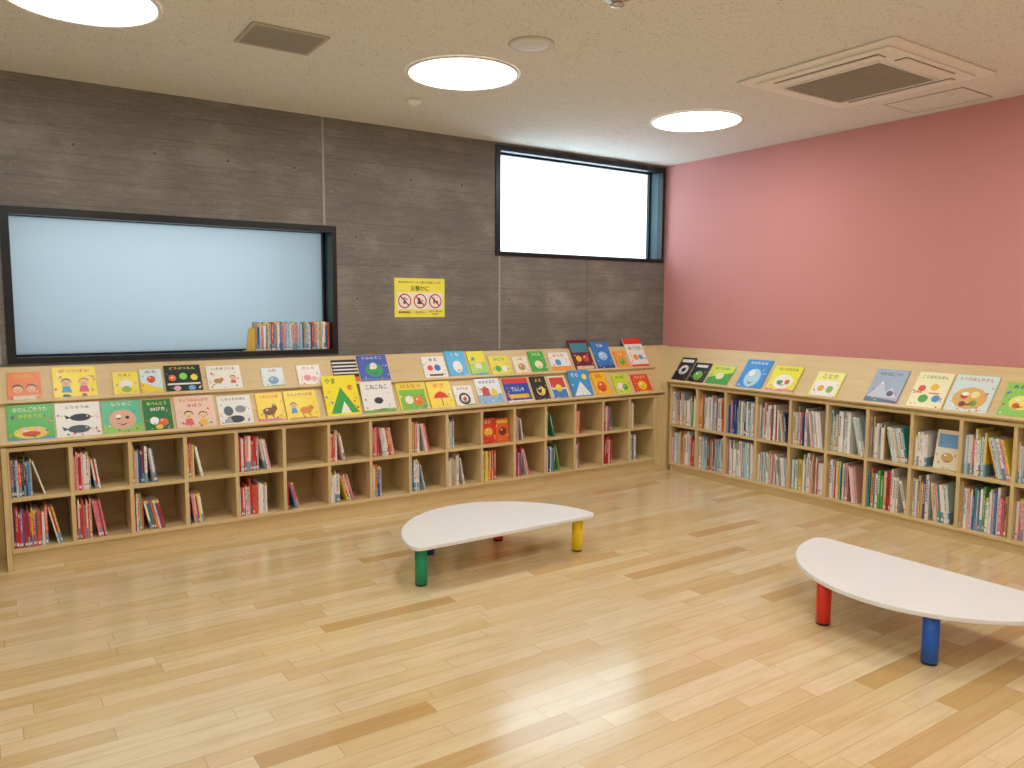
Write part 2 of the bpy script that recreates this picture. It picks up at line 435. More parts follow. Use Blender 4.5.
# ------------------------------------------------------------------ spine-out books
def book_mesh(rounded, sticker):
    mb = MB(); b = .09
    mb.box(b, 1-b, .05, .985, .015, .985, PAGES)
    mb.box(0, b, .03, 1, 0, 1, SPINE); mb.box(1-b, 1, .03, 1, 0, 1, SPINE)
    if rounded:
        n = 6; arc = [(i/n, .03-.035*math.sin(math.pi*i/n)) for i in range(n+1)]
        prof = [(x, y+.005) for x, y in arc + [(1, .05), (0, .05)]]
        mb.prism(prof, 2, 0, 1, SPINE); yf = -.004
    else:
        mb.box(0, 1, 0, .05, 0, 1, SPINE); yf = -.003
    if sticker:
        mb.face([(.12, yf, .05), (.88, yf, .05), (.88, yf, .16), (.12, yf, .16)], STICK)
        mb.face([(.12, yf-.002, .13), (.88, yf-.002, .13), (.88, yf-.002, .16), (.12, yf-.002, .16)], sticker)
    return mb
BMB = [book_mesh(False, None), book_mesh(True, STICKR), book_mesh(False, STICKR), book_mesh(True, None), book_mesh(False, STICKG), book_mesh(False, None)]
BM = []
for mb in BMB:
    me = bpy.data.meshes.new('book'); me.from_pydata(mb.v, [], mb.f)
    for m in mb.mats: me.materials.append(m)
    for p, i in zip(me.polygons, mb.mi): p.material_index = i
    BM.append(me)
NAMES = {'red': ['#d8303e', '#e04450', '#c03040', '#e4624a'], 'pink': ['#f0a0aa', '#ee8898', '#f4c0c0'], 'white': ['#fbf9f4', '#f3efe6', '#fdfcf9'],
         'yellow': ['#f2d23a', '#f7e064'], 'orange': ['#ee8a2e', '#f2a44a'], 'green': ['#58b052', '#8cc85a', '#359060'],
         'blue': ['#3874c0', '#549ad8', '#2c5496'], 'pale blue': ['#b8daee', '#c8e2ea'], 'black': ['#303038', '#443e44'],
         'grey': ['#b4b4b2', '#cac6c0', '#989aa0'], 'tan': ['#d8b888', '#ccA678', '#e6d2b0'], 'purple': ['#8a68a8', '#6a4c84'], 'teal': ['#38a0a6', '#68bcb4'], 'brown': ['#945e44', '#a4745a']}
PAL = {'R': ['red']*5+['pink']*4+['white']*6+['orange', 'yellow', 'blue'], 'M': ['red', 'yellow', 'green', 'blue', 'orange', 'white', 'purple', 'pink', 'teal', 'red', 'white'],
       'P': ['white']*18+['grey']*3+['tan']*3+['pale blue']*5+['pink']*4+['yellow', 'green', 'blue', 'red', 'brown', 'teal', 'orange'],
       'K': ['black', 'white', 'grey', 'blue', 'red', 'white', 'pink'], 'B': ['blue', 'white', 'pale blue', 'green', 'white'], 'Y': ['yellow', 'yellow', 'orange', 'yellow', 'white', 'red'], 'RR': ['red', 'red', 'red', 'pink', 'pink', 'white', 'white'],
       'W': ['white', 'white', 'pink', 'pale blue', 'white', 'red', 'grey', 'tan', 'blue']}
PLACED = []
def book(M, x, y, z, t, d, h, cname, th, where, grp):
    Mx = M @ T(x, y, z) @ Matrix.Rotation(-th, 4, 'Y') @ Matrix.Diagonal((t, d, h, 1))
    hx = random.choice(NAMES[cname])
    lean = ' leaning' if th > .03 else ' standing upright'
    lb = ('thin ' if t < .012 else 'thick ' if t > .022 else '') + cname + ' book' + lean + ' spine-out ' + where
    PLACED.append((Mx, t, hx, lb, grp))
def fill(M, x0, x1, z, n, pal, lean, hr, tr, depth, where, grp, y0=.02):
    x = x0+.003
    hs = random.uniform(*hr); prev = hs
    up = n-lean
    last = random.choice(PAL[pal])
    for k in range(up):
        t = tr[0]+(tr[1]-tr[0])*random.random()**1.6; h = random.uniform(*hr) if random.random() < .6 else hs
        if x+t > x1-.003: return
        cn = last if random.random() < .15 else random.choice(PAL[pal]); last = cn
        book(M, x, y0+random.uniform(0, .02), z+.0005, t, depth*random.uniform(.8, 1), h, cn, 0, where, grp)
        x += t+.0008; prev = h
    if lean:
        th = random.uniform(.10, .28)
        h = prev*random.uniform(.93, .99)
        px = x+h*math.sin(th)+.001
        if up == 0: px = x0+.004+h*math.sin(th)
        for k in range(lean):
            t = tr[0]+(tr[1]-tr[0])*random.random()**1.6
            if px+t*math.cos(th)+.002 > x1: return
            cn = random.choice(PAL[pal])
            book(M, px, y0+random.uniform(0, .015), z+.0005, t, depth*random.uniform(.8, 1), h*random.uniform(.97, 1), cn, th, where, grp)
            px += t/math.cos(th)+.001
left_top = [(10,'K',1),(10,'R',3),(10,'W',3),(5,'R',1),(16,'RR',4),(0,'R',0),(6,'RR',2),(12,'R',7),(11,'R',3),(6,'W',0),(0,'Y',0),(6,'W',2),(4,'B',1),(6,'R',0),(9,'M',0),(6,'R',0)]
left_bot = [(18,'M',3),(12,'R',4),(12,'M',7),(6,'M',5),(15,'RR',0),(5,'R',3),(11,'R',5),(7,'R',0),(9,'W',1),(11,'W',1),(12,'Y',0),(8,'R',2),(11,'B',1),(5,'W',0),(9,'R',0),(9,'P',0)]
for k in range(16):
    a = LX0+k*PL+.011; b = a+PL-.022
    n, p, l = left_top[k]
    if n: fill(ML, a, b, LZ[1], n, p, l, (.19, .235), (.007, .015), .2, 'in upper cubby', 'picture books in the bookcase upper row')
    n, p, l = left_bot[k]
    if n: fill(ML, a, b, LZ[0], n, p, l, (.185, .245), (.007, .015), .2, 'in lower cubby', 'picture books in the bookcase lower row')
for k in range(10):
    a = RX0+k*PR+.011; b = a+PR-.022
    for z, nm in ((RZ[1], 'upper'), (RZ[0], 'lower')):
        lean = 0 if k < 3 else random.choice([0, 3, 6, 8])
        if (k, nm) == (7, 'upper'):
            fill(MR, a, b, z, 6, 'P', 0, (.2, .23), (.010, .018), .2, 'in '+nm+' cubby', 'books in the bookcase '+nm+' row'); continue
        fill(MR, a, b, z, 30 if lean == 0 else 17, 'P', lean, (.22, .305), (.007, .022), .22, 'in '+nm+' cubby', 'books in the bookcase '+nm+' row')
fill(T(0, NY, 0), 1.56, 2.108, W1[2]+.02, 60, 'W', 0, (.195, .212), (.010, .016), .10, 'on the window sill', 'books on the window sill', y0=.053)
mb = MB(); mb.box(1.49, 1.556, NY+.055, NY+.155, W1[2]+.0205, W1[2]+.034, YWOOD); mb.box(1.544, 1.556, NY+.055, NY+.155, W1[2]+.034, W1[2]+.19, YWOOD)
mb.prism([(1.496, W1[2]+.034), (1.544, W1[2]+.034), (1.544, W1[2]+.185), (1.512, W1[2]+.185)], 1, NY+.056, NY+.07, YWOOD)
tag(mb.obj('bookend'), 'yellow wooden bookend holding books on window sill', 'bookend')
# nearest 300 books are individual objects; the small distant remainder is one object
camp = Vector((0, 0, 1.5))
PLACED.sort(key=lambda q: (q[0].translation-camp).length)
brng = random.Random(5)
for i, (Mx, t, hx, lb, grp) in enumerate(PLACED[:300]):
    me = BM[brng.choice([0, 2, 4, 5] if t < .013 else [0, 1, 2, 3, 3])]
    o = bpy.data.objects.new('book', me); COL.objects.link(o)
    o.matrix_basis = Mx; o.color = hexc(hx); tag(o, lb, 'book', grp)
rest = MB()
for i, (Mx, t, hx, lb, grp) in enumerate(PLACED[300:]):
    src = BMB[brng.choice([0, 2, 5])]; b = len(rest.v)
    rest.v += [tuple(Mx @ Vector(v)) for v in src.v]
    for f, mi in zip(src.f, src.mi):
        mt = src.mats[mi]
        if mt is SPINE: mt = flat(hx, .4)
        rest.f.append(tuple(b+q for q in f)); rest.mi.append(rest.m(mt)); rest.sm.append(False)
    tcx = '#4a3c44' if i % 2 else '#f6f2ea'
    zz = .4
    while zz < .88:
        z2 = zz+brng.uniform(.03, .06)
        rest.face([tuple(Mx @ Vector(q)) for q in ((.28, -.004, zz), (.72, -.004, zz), (.72, -.004, z2), (.28, -.004, z2))], flat(tcx, .4)); zz = z2+.025
if rest.v:
    o = rest.obj('book_rows', kind='stuff'); tag(o, 'small distant rows of colourful books in the bookcase cubbies', 'books')
print('books', len(PLACED))

# ------------------------------------------------------------------ face-out picture books
prng = random.Random(3)
def enrich(items, bg):
    """small printed extras: dots, leaves, grass, stars, author line"""
    out = []
    cols = ['#e04848', '#f2c12e', '#3f9ad0', '#54b054', '#f28a3a', '#ffffff', '#8a5ab0', '#f08aa8']
    out2 = []
    if prng.random() < .5:   # ground strip with tufts
        gc = prng.choice(['#7cc050', '#58a8d8', '#f2b84a', '#e88a9a'])
        out.append(('p', [(0, 0), (1, 0), (1, prng.uniform(.08, .16)), (.6, prng.uniform(.12, .18)), (.3, prng.uniform(.08, .16)), (0, prng.uniform(.1, .18))], gc))
    for _ in range(14):
        x = prng.choice([prng.uniform(.05, .2), prng.uniform(.8, .95), prng.uniform(.05, .95)]); y = prng.uniform(.07, .18) if .2 < x < .8 else prng.uniform(.08, .72)
        c = prng.choice(cols); r = prng.uniform(.015, .035); q = prng.random()
        if q < .4: out2.append(('e', x, y, r, r, c))
        elif q < .7: out2.append(('p', [(x-r, y), (x, y+r*1.4), (x+r*1.2, y), (x, y-r*.8)], c))
        else: out2.append(('r', x-r*1.2, y-.006, x+r*1.2, y+.006, c))
    out += list(items) + out2
    for it in items:
        if it[0] == 'e' and it[3] > .15 and it[4] > .15:
            out.append(('e', it[1]-it[3]*.3, it[2]+it[4]*.3, it[3]*.22, it[4]*.18, '#fdfaf0'))
            out.append(('p', [(it[1]-it[3]*.5, it[2]-it[4]*.35), (it[1], it[2]-it[4]*.6), (it[1]+it[3]*.5, it[2]-it[4]*.35), (it[1], it[2]-it[4]*.48)], '#5a3a34'))
    out.append(('t', prng.choice(['さく・え', 'ぶん', 'え・ぶん', 'さく']), .3, .022, .7, .06, prng.choice(['#2a2a30', '#ffffff', '#6a3a30'])))
    return out
def picture_book(Mat, w, h, bg, items, label, grp=None, t=.009):
    mb = MB(); cov = flat(bg, .35)
    mb.box(-w/2, w/2, 0, h, t-.0018, t, cov); mb.box(-w/2, w/2, 0, h, 0, .0018, cov); mb.box(-w/2, -w/2+.0018, 0, h, .0018, t-.0018, cov)
    mb.box(-w/2+.0018, w/2-.003, .003, h-.003, .0018, t-.0018, PAGES)
    draw(mb, enrich(items, bg), w, h, t, tight=.12)
    o = mb.obj('picture_book'); o.matrix_basis = Mat
    tag(o, label, 'picture book', grp); return o
def face(x, y, s, c='#f8d0aa', hair='#3a2a20'):
    return [('e', x, y+s*.25, s*1.08, s*1.0, hair), ('e', x, y, s, s*.92, c), ('e', x-s*.35, y+s*.05, s*.1, s*.1, '#222222'),
            ('e', x+s*.35, y+s*.05, s*.1, s*.1, '#222222'), ('e', x, y-s*.35, s*.25, s*.1, '#c0404a')]
def kid(x, y, s, shirt, hair='#3a2a20'):
    return [('p', [(x-s*1.1, y-s*2.6), (x-s*.6, y-s*.6), (x+s*.6, y-s*.6), (x+s*1.1, y-s*2.6)], shirt)] + face(x, y, s, hair=hair)
def animal(x, y, s, c):
    return [('e', x, y, s*1.3, s*.8, c), ('e', x+s*1.1, y+s*.5, s*.6, s*.55, c), ('p', [(x+s*.75, y+s*.8), (x+s*.85, y+s*1.45), (x+s*1.1, y+s*.95)], c),
            ('p', [(x+s*1.2, y+s*.95), (x+s*1.45, y+s*1.4), (x+s*1.5, y+s*.8)], c),
            ('r', x-s*.9, y-s*1.2, x-s*.6, y-s*.4, c), ('r', x+s*.5, y-s*1.2, x+s*.8, y-s*.4, c), ('e', x+s*1.25, y+s*.6, s*.09, s*.09, '#202020')]
def bird(x, y, s, c):
    return [('e', x, y, s*1.4, s*.6, c), ('p', [(x-s*1.2, y), (x-s*2.1, y+s*.5), (x-s*1.9, y-s*.2)], c), ('p', [(x+s*1.2, y+s*.1), (x+s*1.9, y), (x+s*1.2, y-s*.15)], '#d88a2a'), ('e', x+s*.9, y+s*.15, s*.1, s*.1, '#ffffff')]
LG = 'picture books on the lower display ledge'; UG = 'picture books on the upper display ledge'
lower = [
 (.07,.305,.235,'#3fb83c',[('t','おだんごのうた',.08,.8,.92,.94,'#fbfbe8'),('t','かぞえうた',.2,.63,.8,.74,'#fff04a'),('e',.5,.25,.38,.16,'#f6dc4c'),('e',.35,.32,.09,.09,'#f8d0aa'),('e',.65,.32,.09,.09,'#f8d0aa'),('e',.5,.22,.2,.07,'#e0553a')],'green picture book with white title and yellow boat'),
 (.307,.545,.23,'#f2f1ec',[('t','とりのうみ',.2,.82,.8,.92,'#303040')]+bird(.55,.58,.17,'#2a3442')+bird(.5,.26,.18,'#4a5866'),'white picture book with two dark birds'),
 (.547,.77,.225,'#62c89c',[('r',0,0,1,.3,'#98d468'),('e',.5,.45,.34,.3,'#e9b59c'),('e',.4,.5,.05,.05,'#222222'),('e',.62,.5,.05,.05,'#222222'),('t','もりのこ',.2,.84,.8,.96,'#f8f4d8')],'teal green picture book with brown animal face'),
 (.773,.94,.22,'#1f7e44',[('t','おべんとう',.1,.82,.9,.94,'#fff040'),('t','20ぴき',.2,.64,.8,.77,'#ffffff'),('e',.35,.35,.16,.16,'#ffffff'),('e',.66,.3,.18,.16,'#f06a3a'),('e',.5,.16,.14,.1,'#f0d040')],'dark green picture book with yellow title'),
 (.953,1.197,.23,'#f6d6c4',[('t','きょうはなんのひ',.08,.82,.92,.93,'#d0303a'),('t','まほう',.3,.66,.7,.77,'#d0303a')]+kid(.32,.42,.11,'#e86a6a')+kid(.68,.38,.11,'#f2c84a','#8a5a30'),'pale pink picture book with red title and two children'),
 (1.21,1.43,.215,'#f0f0ec',[('t','しろくろえほん',.1,.84,.9,.94,'#26303c'),('e',.3,.5,.14,.16,'#5c6a74'),('e',.66,.54,.16,.12,'#8e99a0'),('e',.5,.22,.24,.12,'#3c464e'),('p',[(.1,.1),(.3,.35),(.4,.1)],'#a8b0b4')],'white picture book with grey ink drawings'),
 (1.457,1.643,.22,'#ffdf2c',[('t','くまさんの家',.1,.82,.9,.93,'#d8402c')]+animal(.42,.38,.19,'#8a5a34'),'yellow picture book with brown bear'),
 (1.645,1.88,.225,'#ffe23a',[('t','としょかんの日',.08,.82,.92,.93,'#3a3a30')]+kid(.25,.5,.09,'#58a8d8')+animal(.6,.33,.14,'#e8943c')+[('r',.08,.06,.92,.1,'#e0883a')],'yellow picture book with child and orange dog'),
 (1.923,2.182,.31,'#fff02e',[('p',[(.12,.1),(.5,.72),(.95,.1)],'#3cae4a'),('p',[(.4,.1),(.55,.38),(.72,.1)],'#f4f8e0'),('e',.78,.7,.08,.08,'#f08a2c'),('t','やま',.06,.8,.4,.95,'#2e7e3a')],'tall yellow picture book with big green triangle'),
 (2.198,2.453,.25,'#f8f7f2',[('t','こねこねこ',.12,.76,.88,.92,'#2a2a2e'),('e',.5,.42,.14,.1,'#3a3a40'),('r',.3,.12,.7,.16,'#8a8a8a')],'white picture book with black lettering'),
 (2.485,2.732,.24,'#f4de38',[('r',.06,.06,.94,.74,'#86ca50'),('t','はるなつ',.12,.8,.88,.94,'#e0502c'),('e',.35,.4,.14,.14,'#f8f4e6'),('e',.66,.36,.17,.17,'#f08a34')],'yellow and green picture book'),
 (2.737,2.948,.235,'#ffe22a',[('t','かさ',.25,.76,.75,.93,'#e0302c'),('p',[(.18,.4),(.3,.56),(.5,.64),(.7,.56),(.82,.4)],'#e8382e'),('r',.49,.12,.52,.4,'#3a3a3a')],'yellow picture book with red umbrella'),
 (2.955,3.13,.185,'#f4f2ea',[('t','みずたま',.15,.8,.85,.93,'#3a3a44'),('e',.5,.4,.3,.3,'#2c2c34'),('e',.5,.4,.2,.2,'#ece9df'),('e',.5,.4,.1,.1,'#d04038')],'white picture book with dark ring drawing'),
 (3.165,3.40,.235,'#f0f5f8',[('r',0,0,1,.4,'#98c4e6'),('t','ゆきのまち',.12,.8,.88,.93,'#2a4a80'),('p',[(.2,.35),(.2,.6),(.35,.72),(.5,.6),(.5,.35)],'#c85a44'),('p',[(.55,.35),(.55,.52),(.68,.64),(.8,.52),(.8,.35)],'#f4d84a')],'white and blue picture book with houses'),
 (3.43,3.675,.22,'#2450b0',[('r',0,.8,1,1,'#e83a3a'),('r',0,0,1,.12,'#f0f0f0'),('t','でんしゃ',.2,.45,.8,.68,'#ffffff'),('r',.1,.2,.9,.36,'#f4c43a')],'blue picture book with red band'),
 (3.70,3.86,.225,'#2b2b30',[('t','よる',.25,.78,.75,.93,'#f8e450'),('e',.5,.42,.28,.28,'#f8e060'),('e',.42,.47,.14,.22,'#2b2b30')],'black picture book with yellow moon'),
 (3.882,4.06,.22,'#f6f2ea',[('r',.06,.5,.94,.94,'#d84a3c'),('r',.06,.08,.94,.44,'#3f86c8'),('e',.5,.5,.2,.2,'#f8e048')],'white picture book with red and blue panels'),
 (4.088,4.32,.255,'#44a0e0',[('p',[(.1,.1),(.5,.6),(.9,.1)],'#f2f8fa'),('e',.75,.75,.12,.12,'#f8e85a'),('t','そら',.1,.74,.5,.92,'#ffffff')],'blue picture book with white mountain'),
 (4.355,4.53,.235,'#fcc42c',[('e',.5,.4,.3,.3,'#ee582c'),('t','ぱん',.25,.76,.75,.93,'#6a3a1c')],'orange yellow picture book with red circle'),
 (4.58,4.77,.205,'#d4e838',[('e',.4,.4,.22,.2,'#f8f6e6'),('e',.66,.36,.16,.16,'#4aae48'),('t','はっぱ',.2,.76,.8,.93,'#287a34')],'lime picture book with leaves'),
 (4.81,5.02,.19,'#f0552c',[('e',.5,.42,.26,.22,'#fadc3a'),('t','たいよう',.15,.76,.85,.93,'#fff4d0')],'red-orange picture book with yellow sun'),
]
upper = [
 (.085,.258,.19,'#f07c1a',[('t','おはなし',.15,.82,.85,.94,'#fff04c')]+face(.3,.42,.15)+face(.7,.42,.15,hair='#6a4428')+[('r',.15,.05,.85,.2,'#f0eadc')],'orange picture book with two children'),
 (.31,.545,.215,'#ffe834',[('t','ぽっかぽか',.1,.82,.9,.94,'#e84a80')]+kid(.3,.5,.11,'#58b8e0')+kid(.7,.5,.11,'#e86a9a','#d8782c')+[('e',.3,.1,.06,.06,'#58a852'),('e',.7,.1,.06,.06,'#d85a8a')],'yellow picture book with two smiling children'),
 (.627,.776,.165,'#fce858',[('e',.5,.5,.26,.22,'#f8f4ea'),('e',.5,.28,.2,.14,'#94c84c'),('t','たまご',.2,.82,.8,.94,'#3a7a3a')],'small yellow picture book'),
 (.78,.912,.18,'#d8eef6',[('p',[(0,0),(0,.5),(1,.2),(1,0)],'#f8d83c'),('e',.5,.6,.2,.2,'#e0503c'),('t','みち',.2,.82,.8,.95,'#2a4a7a')],'small pale blue and yellow picture book'),
 (.923,1.15,.20,'#16302c',[('t','どうぶつえん',.1,.84,.9,.95,'#fae44a'),('e',.2,.55,.1,.1,'#f87a3c'),('e',.5,.6,.11,.11,'#8adf5a'),('e',.8,.55,.1,.1,'#f8e44c'),('r',.05,.3,.95,.36,'#f0ece2'),('e',.3,.18,.1,.08,'#e8b8c8'),('e',.7,.18,.1,.08,'#6ab8e8')],'black picture book with colourful animals'),
 (1.177,1.40,.185,'#f6f4ec',[('t','いえをつくる',.12,.82,.88,.94,'#504a40')]+animal(.3,.4,.1,'#c08a4c')+kid(.75,.5,.08,'#e06a5a'),'white picture book with dog and child'),
 (1.528,1.685,.155,'#e0eef2',[('t','ふゆ',.3,.78,.7,.94,'#c8383c'),('e',.5,.38,.24,.2,'#88b8d4')],'small pale blue picture book'),
 (1.775,1.948,.165,'#f8f4f0',[('t','さくら',.2,.78,.8,.93,'#d8405a'),('e',.4,.4,.16,.14,'#f49aae'),('e',.68,.34,.12,.12,'#f4c0c8')],'small white picture book with pink flowers'),
 (2.037,2.233,.195,'#1c1c20',[('r',0,.84,1,.9,'#f0ece4'),('r',0,.7,1,.76,'#f0ece4'),('r',0,.56,1,.62,'#f0ece4'),('r',0,.1,1,.28,'#f0742c'),('r',0,.42,1,.48,'#f0ece4')],'black and white striped picture book with orange band'),
 (2.237,2.475,.225,'#5068c4',[('e',.5,.45,.3,.24,'#3fae70'),('e',.5,.6,.12,.12,'#f8f0e0'),('r',0,0,1,.1,'#6a3f9a'),('t','うみのそこ',.1,.84,.9,.95,'#f4e8f0')],'blue purple picture book with green shape'),
 (2.755,2.96,.195,'#f6f3ec',[('e',.3,.5,.12,.12,'#e8404a'),('e',.62,.5,.14,.14,'#3f7ac8'),('t','まる',.3,.78,.7,.94,'#303038'),('r',.2,.14,.8,.22,'#3a3a3a')],'white picture book with red and blue dots'),
 (2.972,3.155,.235,'#2fb4ee',[('e',.5,.42,.24,.3,'#f8faf8'),('t','くも',.25,.8,.75,.95,'#f4f4f4')],'bright blue picture book with white cloud'),
 (3.17,3.335,.23,'#a8e040',[('r',0,.55,1,1,'#f8ec3c'),('e',.5,.4,.2,.2,'#f8f4e0'),('e',.3,.7,.1,.1,'#2fa8d8')],'yellow and green picture book'),
 (3.36,3.565,.18,'#ece84a',[('t','みどり',.2,.74,.8,.92,'#2a8a3c'),('e',.35,.35,.14,.14,'#4ab650'),('e',.68,.35,.14,.14,'#f8f8f0')],'lime yellow picture book'),
 (3.59,3.745,.165,'#f4eed8',[('e',.5,.42,.24,.22,'#c49a64'),('t','いぬ',.3,.78,.7,.94,'#54402c')],'cream picture book with brown dog shape'),
 (3.765,3.93,.21,'#4aba4c',[('e',.5,.4,.26,.24,'#f8f0c8'),('t','かえる',.2,.78,.8,.94,'#f8f4d0')],'green picture book'),
 (3.965,4.19,.19,'#f6f4f0',[('r',0,0,1,.3,'#f8a43c'),('e',.4,.5,.14,.14,'#4aaad8'),('t','おうち',.2,.76,.8,.93,'#d04838')],'white picture book with orange base'),
 (4.225,4.45,.305,'#6a2434',[('r',.06,.6,.94,.9,'#3f8a9a'),('e',.3,.4,.14,.14,'#f8c03c'),('e',.66,.4,.16,.16,'#e04a3c'),('r',.06,.06,.94,.16,'#e8cca8')],'dark red picture book with colourful pictures'),
 (4.475,4.68,.28,'#2f80d0',[('e',.5,.5,.26,.22,'#acd8f4'),('t','うみ',.3,.8,.7,.94,'#ffffff'),('r',0,0,1,.16,'#1c4a94')],'blue picture book with sea picture'),
 (4.71,4.85,.18,'#f8a43c',[('e',.5,.42,.26,.24,'#58b850'),('t','もも',.3,.76,.7,.93,'#fff0d0')],'small orange picture book with green shape'),
 (4.875,5.10,.31,'#f8f6f2',[('r',0,.8,1,1,'#ee3a30'),('r',0,0,1,.12,'#ee3a30'),('t','あいうえお',.1,.6,.9,.74,'#30303a'),('e',.4,.36,.14,.14,'#f8a43c'),('e',.68,.36,.12,.12,'#58a8e0')],'tall white picture book with red bands'),
]
def place_face(M, al, y0, z0, xc, s, n=.0015, tilt=0.0):
    c, sn = math.cos(al), math.sin(al)
    R = Matrix(((1, 0, 0, 0), (0, c, -sn, 0), (0, sn, c, 0), (0, 0, 0, 1)))
    p = slope_fn(y0, z0, al)((xc, s, n))
    return M @ T(*p) @ R @ Matrix.Rotation(tilt, 4, 'X')
for (a, b, h, bg, it, lb) in lower:
    tall = h > .2405
    picture_book(place_face(ML, AL, 0, .712, (a+b)/2, .0115, .0015, .112 if tall else 0), b-a-.008, h, bg, it, lb+' on lower ledge', LG)
for (a, b, h, bg, it, lb) in upper:
    picture_book(place_face(ML, AL, 0, .712, (a+b)/2, .2645), b-a-.008, h, bg, it, lb+' on upper ledge', UG)
right = [
 (5.03,4.85,.27,'#23252c',[('e',.5,.5,.3,.3,'#e4e4e4'),('r',.1,.8,.9,.92,'#f0f0f0'),('e',.5,.5,.14,.14,'#23252c')],'black picture book with white ring'),
 (4.84,4.65,.225,'#20242a',[('e',.5,.4,.28,.26,'#7ac04c'),('r',.15,.78,.85,.9,'#f0f0e8')],'black picture book with green shape'),
 (4.63,4.38,.21,'#d8ec3a',[('p',[(0,0),(0,.4),(1,.7),(1,0)],'#4aae4a'),('e',.5,.5,.18,.14,'#f4f0d0'),('t','みどりのほし',.1,.8,.9,.94,'#2a5a34')],'yellow-green picture book'),
 (4.30,4.04,.30,'#2c90e0',[('e',.5,.4,.3,.36,'#b8e0f4'),('e',.4,.55,.12,.14,'#f8f8f4'),('t','ゆきだるま',.12,.84,.88,.94,'#f8f8f8')],'blue picture book with white snow drawing'),
 (4.00,3.735,.26,'#f6ec3a',[('e',.5,.42,.34,.26,'#f8f6e2'),('t','ちいさなたね',.1,.82,.9,.94,'#2a7a3a'),('e',.4,.4,.1,.1,'#3a9a4a'),('e',.66,.42,.09,.09,'#e86a3a')],'yellow picture book with green title'),
 (3.60,3.365,.235,'#faf494',[('r',.08,.08,.92,.66,'#f8f6f0'),('e',.35,.36,.12,.12,'#f0b03c'),('e',.68,.34,.12,.14,'#84c04c'),('t','ことり',.2,.74,.8,.92,'#5a8a2c')],'pale yellow picture book'),
 (3.15,2.905,.30,'#9cb0c8',[('t','やまのむこうへ',.1,.8,.9,.92,'#26303c'),('p',[(.05,.2),(.35,.65),(.55,.35),(.7,.5),(.95,.2)],'#c8d2de'),('p',[(.3,.57),(.35,.65),(.4,.57)],'#ffffff'),('e',.7,.32,.1,.1,'#4a6284'),('p',[(0,0),(0,.2),(1,.12),(1,0)],'#5c7494')],'blue-grey picture book with soft mountain drawing'),
 (2.84,2.60,.30,'#f6f0c0',[('t','ことばのえほん',.08,.82,.92,.93,'#3a9a3a'),('e',.25,.55,.11,.11,'#e84a3a'),('e',.6,.6,.12,.12,'#f8c83c'),('e',.4,.28,.14,.14,'#5aae4a'),('e',.76,.3,.12,.12,'#4a9ad8'),('r',.1,.42,.3,.46,'#f08a3a'),('r',.5,.42,.8,.45,'#d85a8a')],'cream picture book with coloured circles'),
 (2.59,2.32,.30,'#dceee8',[('t','トリのほんやさん',.06,.84,.94,.95,'#c83a34'),('e',.5,.4,.4,.32,'#e8b864'),('e',.36,.45,.09,.09,'#d8503a'),('e',.6,.5,.1,.1,'#f4e8a4'),('e',.62,.28,.09,.09,'#84ae4a'),('e',.38,.24,.08,.08,'#8a4a34')],'pale green picture book with round brown drawing'),
 (2.27,2.04,.27,'#9cd86a',[('e',.5,.45,.3,.24,'#f8ee7a'),('t','あおむし',.12,.82,.88,.94,'#2a6a2a'),('e',.4,.36,.1,.1,'#f06a3a')],'green picture book with yellow shape'),
 (1.99,1.76,.25,'#f4d4bc',[('e',.5,.45,.28,.24,'#d85a4a'),('t','りんご',.2,.8,.8,.93,'#7a2a24')],'pale pink picture book with red apple'),
]
for (a, b, h, bg, it, lb) in right:
    picture_book(place_face(MR, AR, 0, .815, 5.08-(a+b)/2, .0115), a-b-.008, h, bg, it, lb+' by pink wall', 'picture books on the display by the pink wall')
def upright(M, x, y, z, tilt=.12): return M @ T(x, y, z) @ Matrix.Rotation(math.pi/2-tilt, 4, 'X')
a = LX0+10*PL+.011
picture_book(upright(ML, a+.08, .05, LZ[1]+.001), .135, .2, '#e8452c', [('e',.5,.45,.3,.26,'#f8c03a'),('t','あか',.25,.78,.75,.94,'#fff0d0')], 'red-orange picture book facing out in upper cubby')
picture_book(upright(ML, a+.215, .05, LZ[1]+.001), .125, .19, '#f0702e', [('e',.5,.45,.3,.26,'#8a2a1c'),('r',.1,.8,.9,.92,'#f6dc5a')], 'orange picture book facing out in upper cubby')
a = RX0+7*PR+.011
picture_book(upright(MR, a+.205, .05, RZ[1]+.001, .2), .165, .26, '#f4ecd4', [('r',.08,.55,.92,.9,'#7ab0e0'),('e',.5,.3,.24,.2,'#d8b06a')], 'large cream picture book facing out in upper cubby')

# ------------------------------------------------------------------ wall sign
SX0, SX1, SZ0, SZ1 = 2.595, 3.03, 1.415, 1.715
w, h = SX1-SX0, SZ1-SZ0
YS = '#fff55c'
mb = MB(); mb.box(-w/2, w/2, -.003, 0, 0, h, flat(YS, .45))
def icon(cx, cy, r): return [('e', cx, cy, r, r, '#c8202a'), ('e', cx, cy, r*.84, r*.84, '#faf8f2')]
def slash(cx, cy, r):
    k = r*.62; q = r*.07; asp = w/h
    return [('p', [(cx-k-q, cy+(k-q)*asp), (cx-k+q, cy+(k+q)*asp), (cx+k+q, cy-(k-q)*asp), (cx+k-q, cy-(k+q)*asp)], '#c8202a')]
items = [('t', '館内利用のマナーにご協力をお願いします', .08, .865, .92, .925, '#2a2620'), ('t', 'お静かに', .32, .67, .68, .81, '#1e1a18'),
  ('r', .045, .2, .345, .63, '#faf8f2'), ('r', .355, .2, .645, .63, '#faf8f2'), ('r', .655, .2, .955, .63, '#faf8f2')]
for cx in (.195, .5, .805): items += icon(cx, .415, .13)
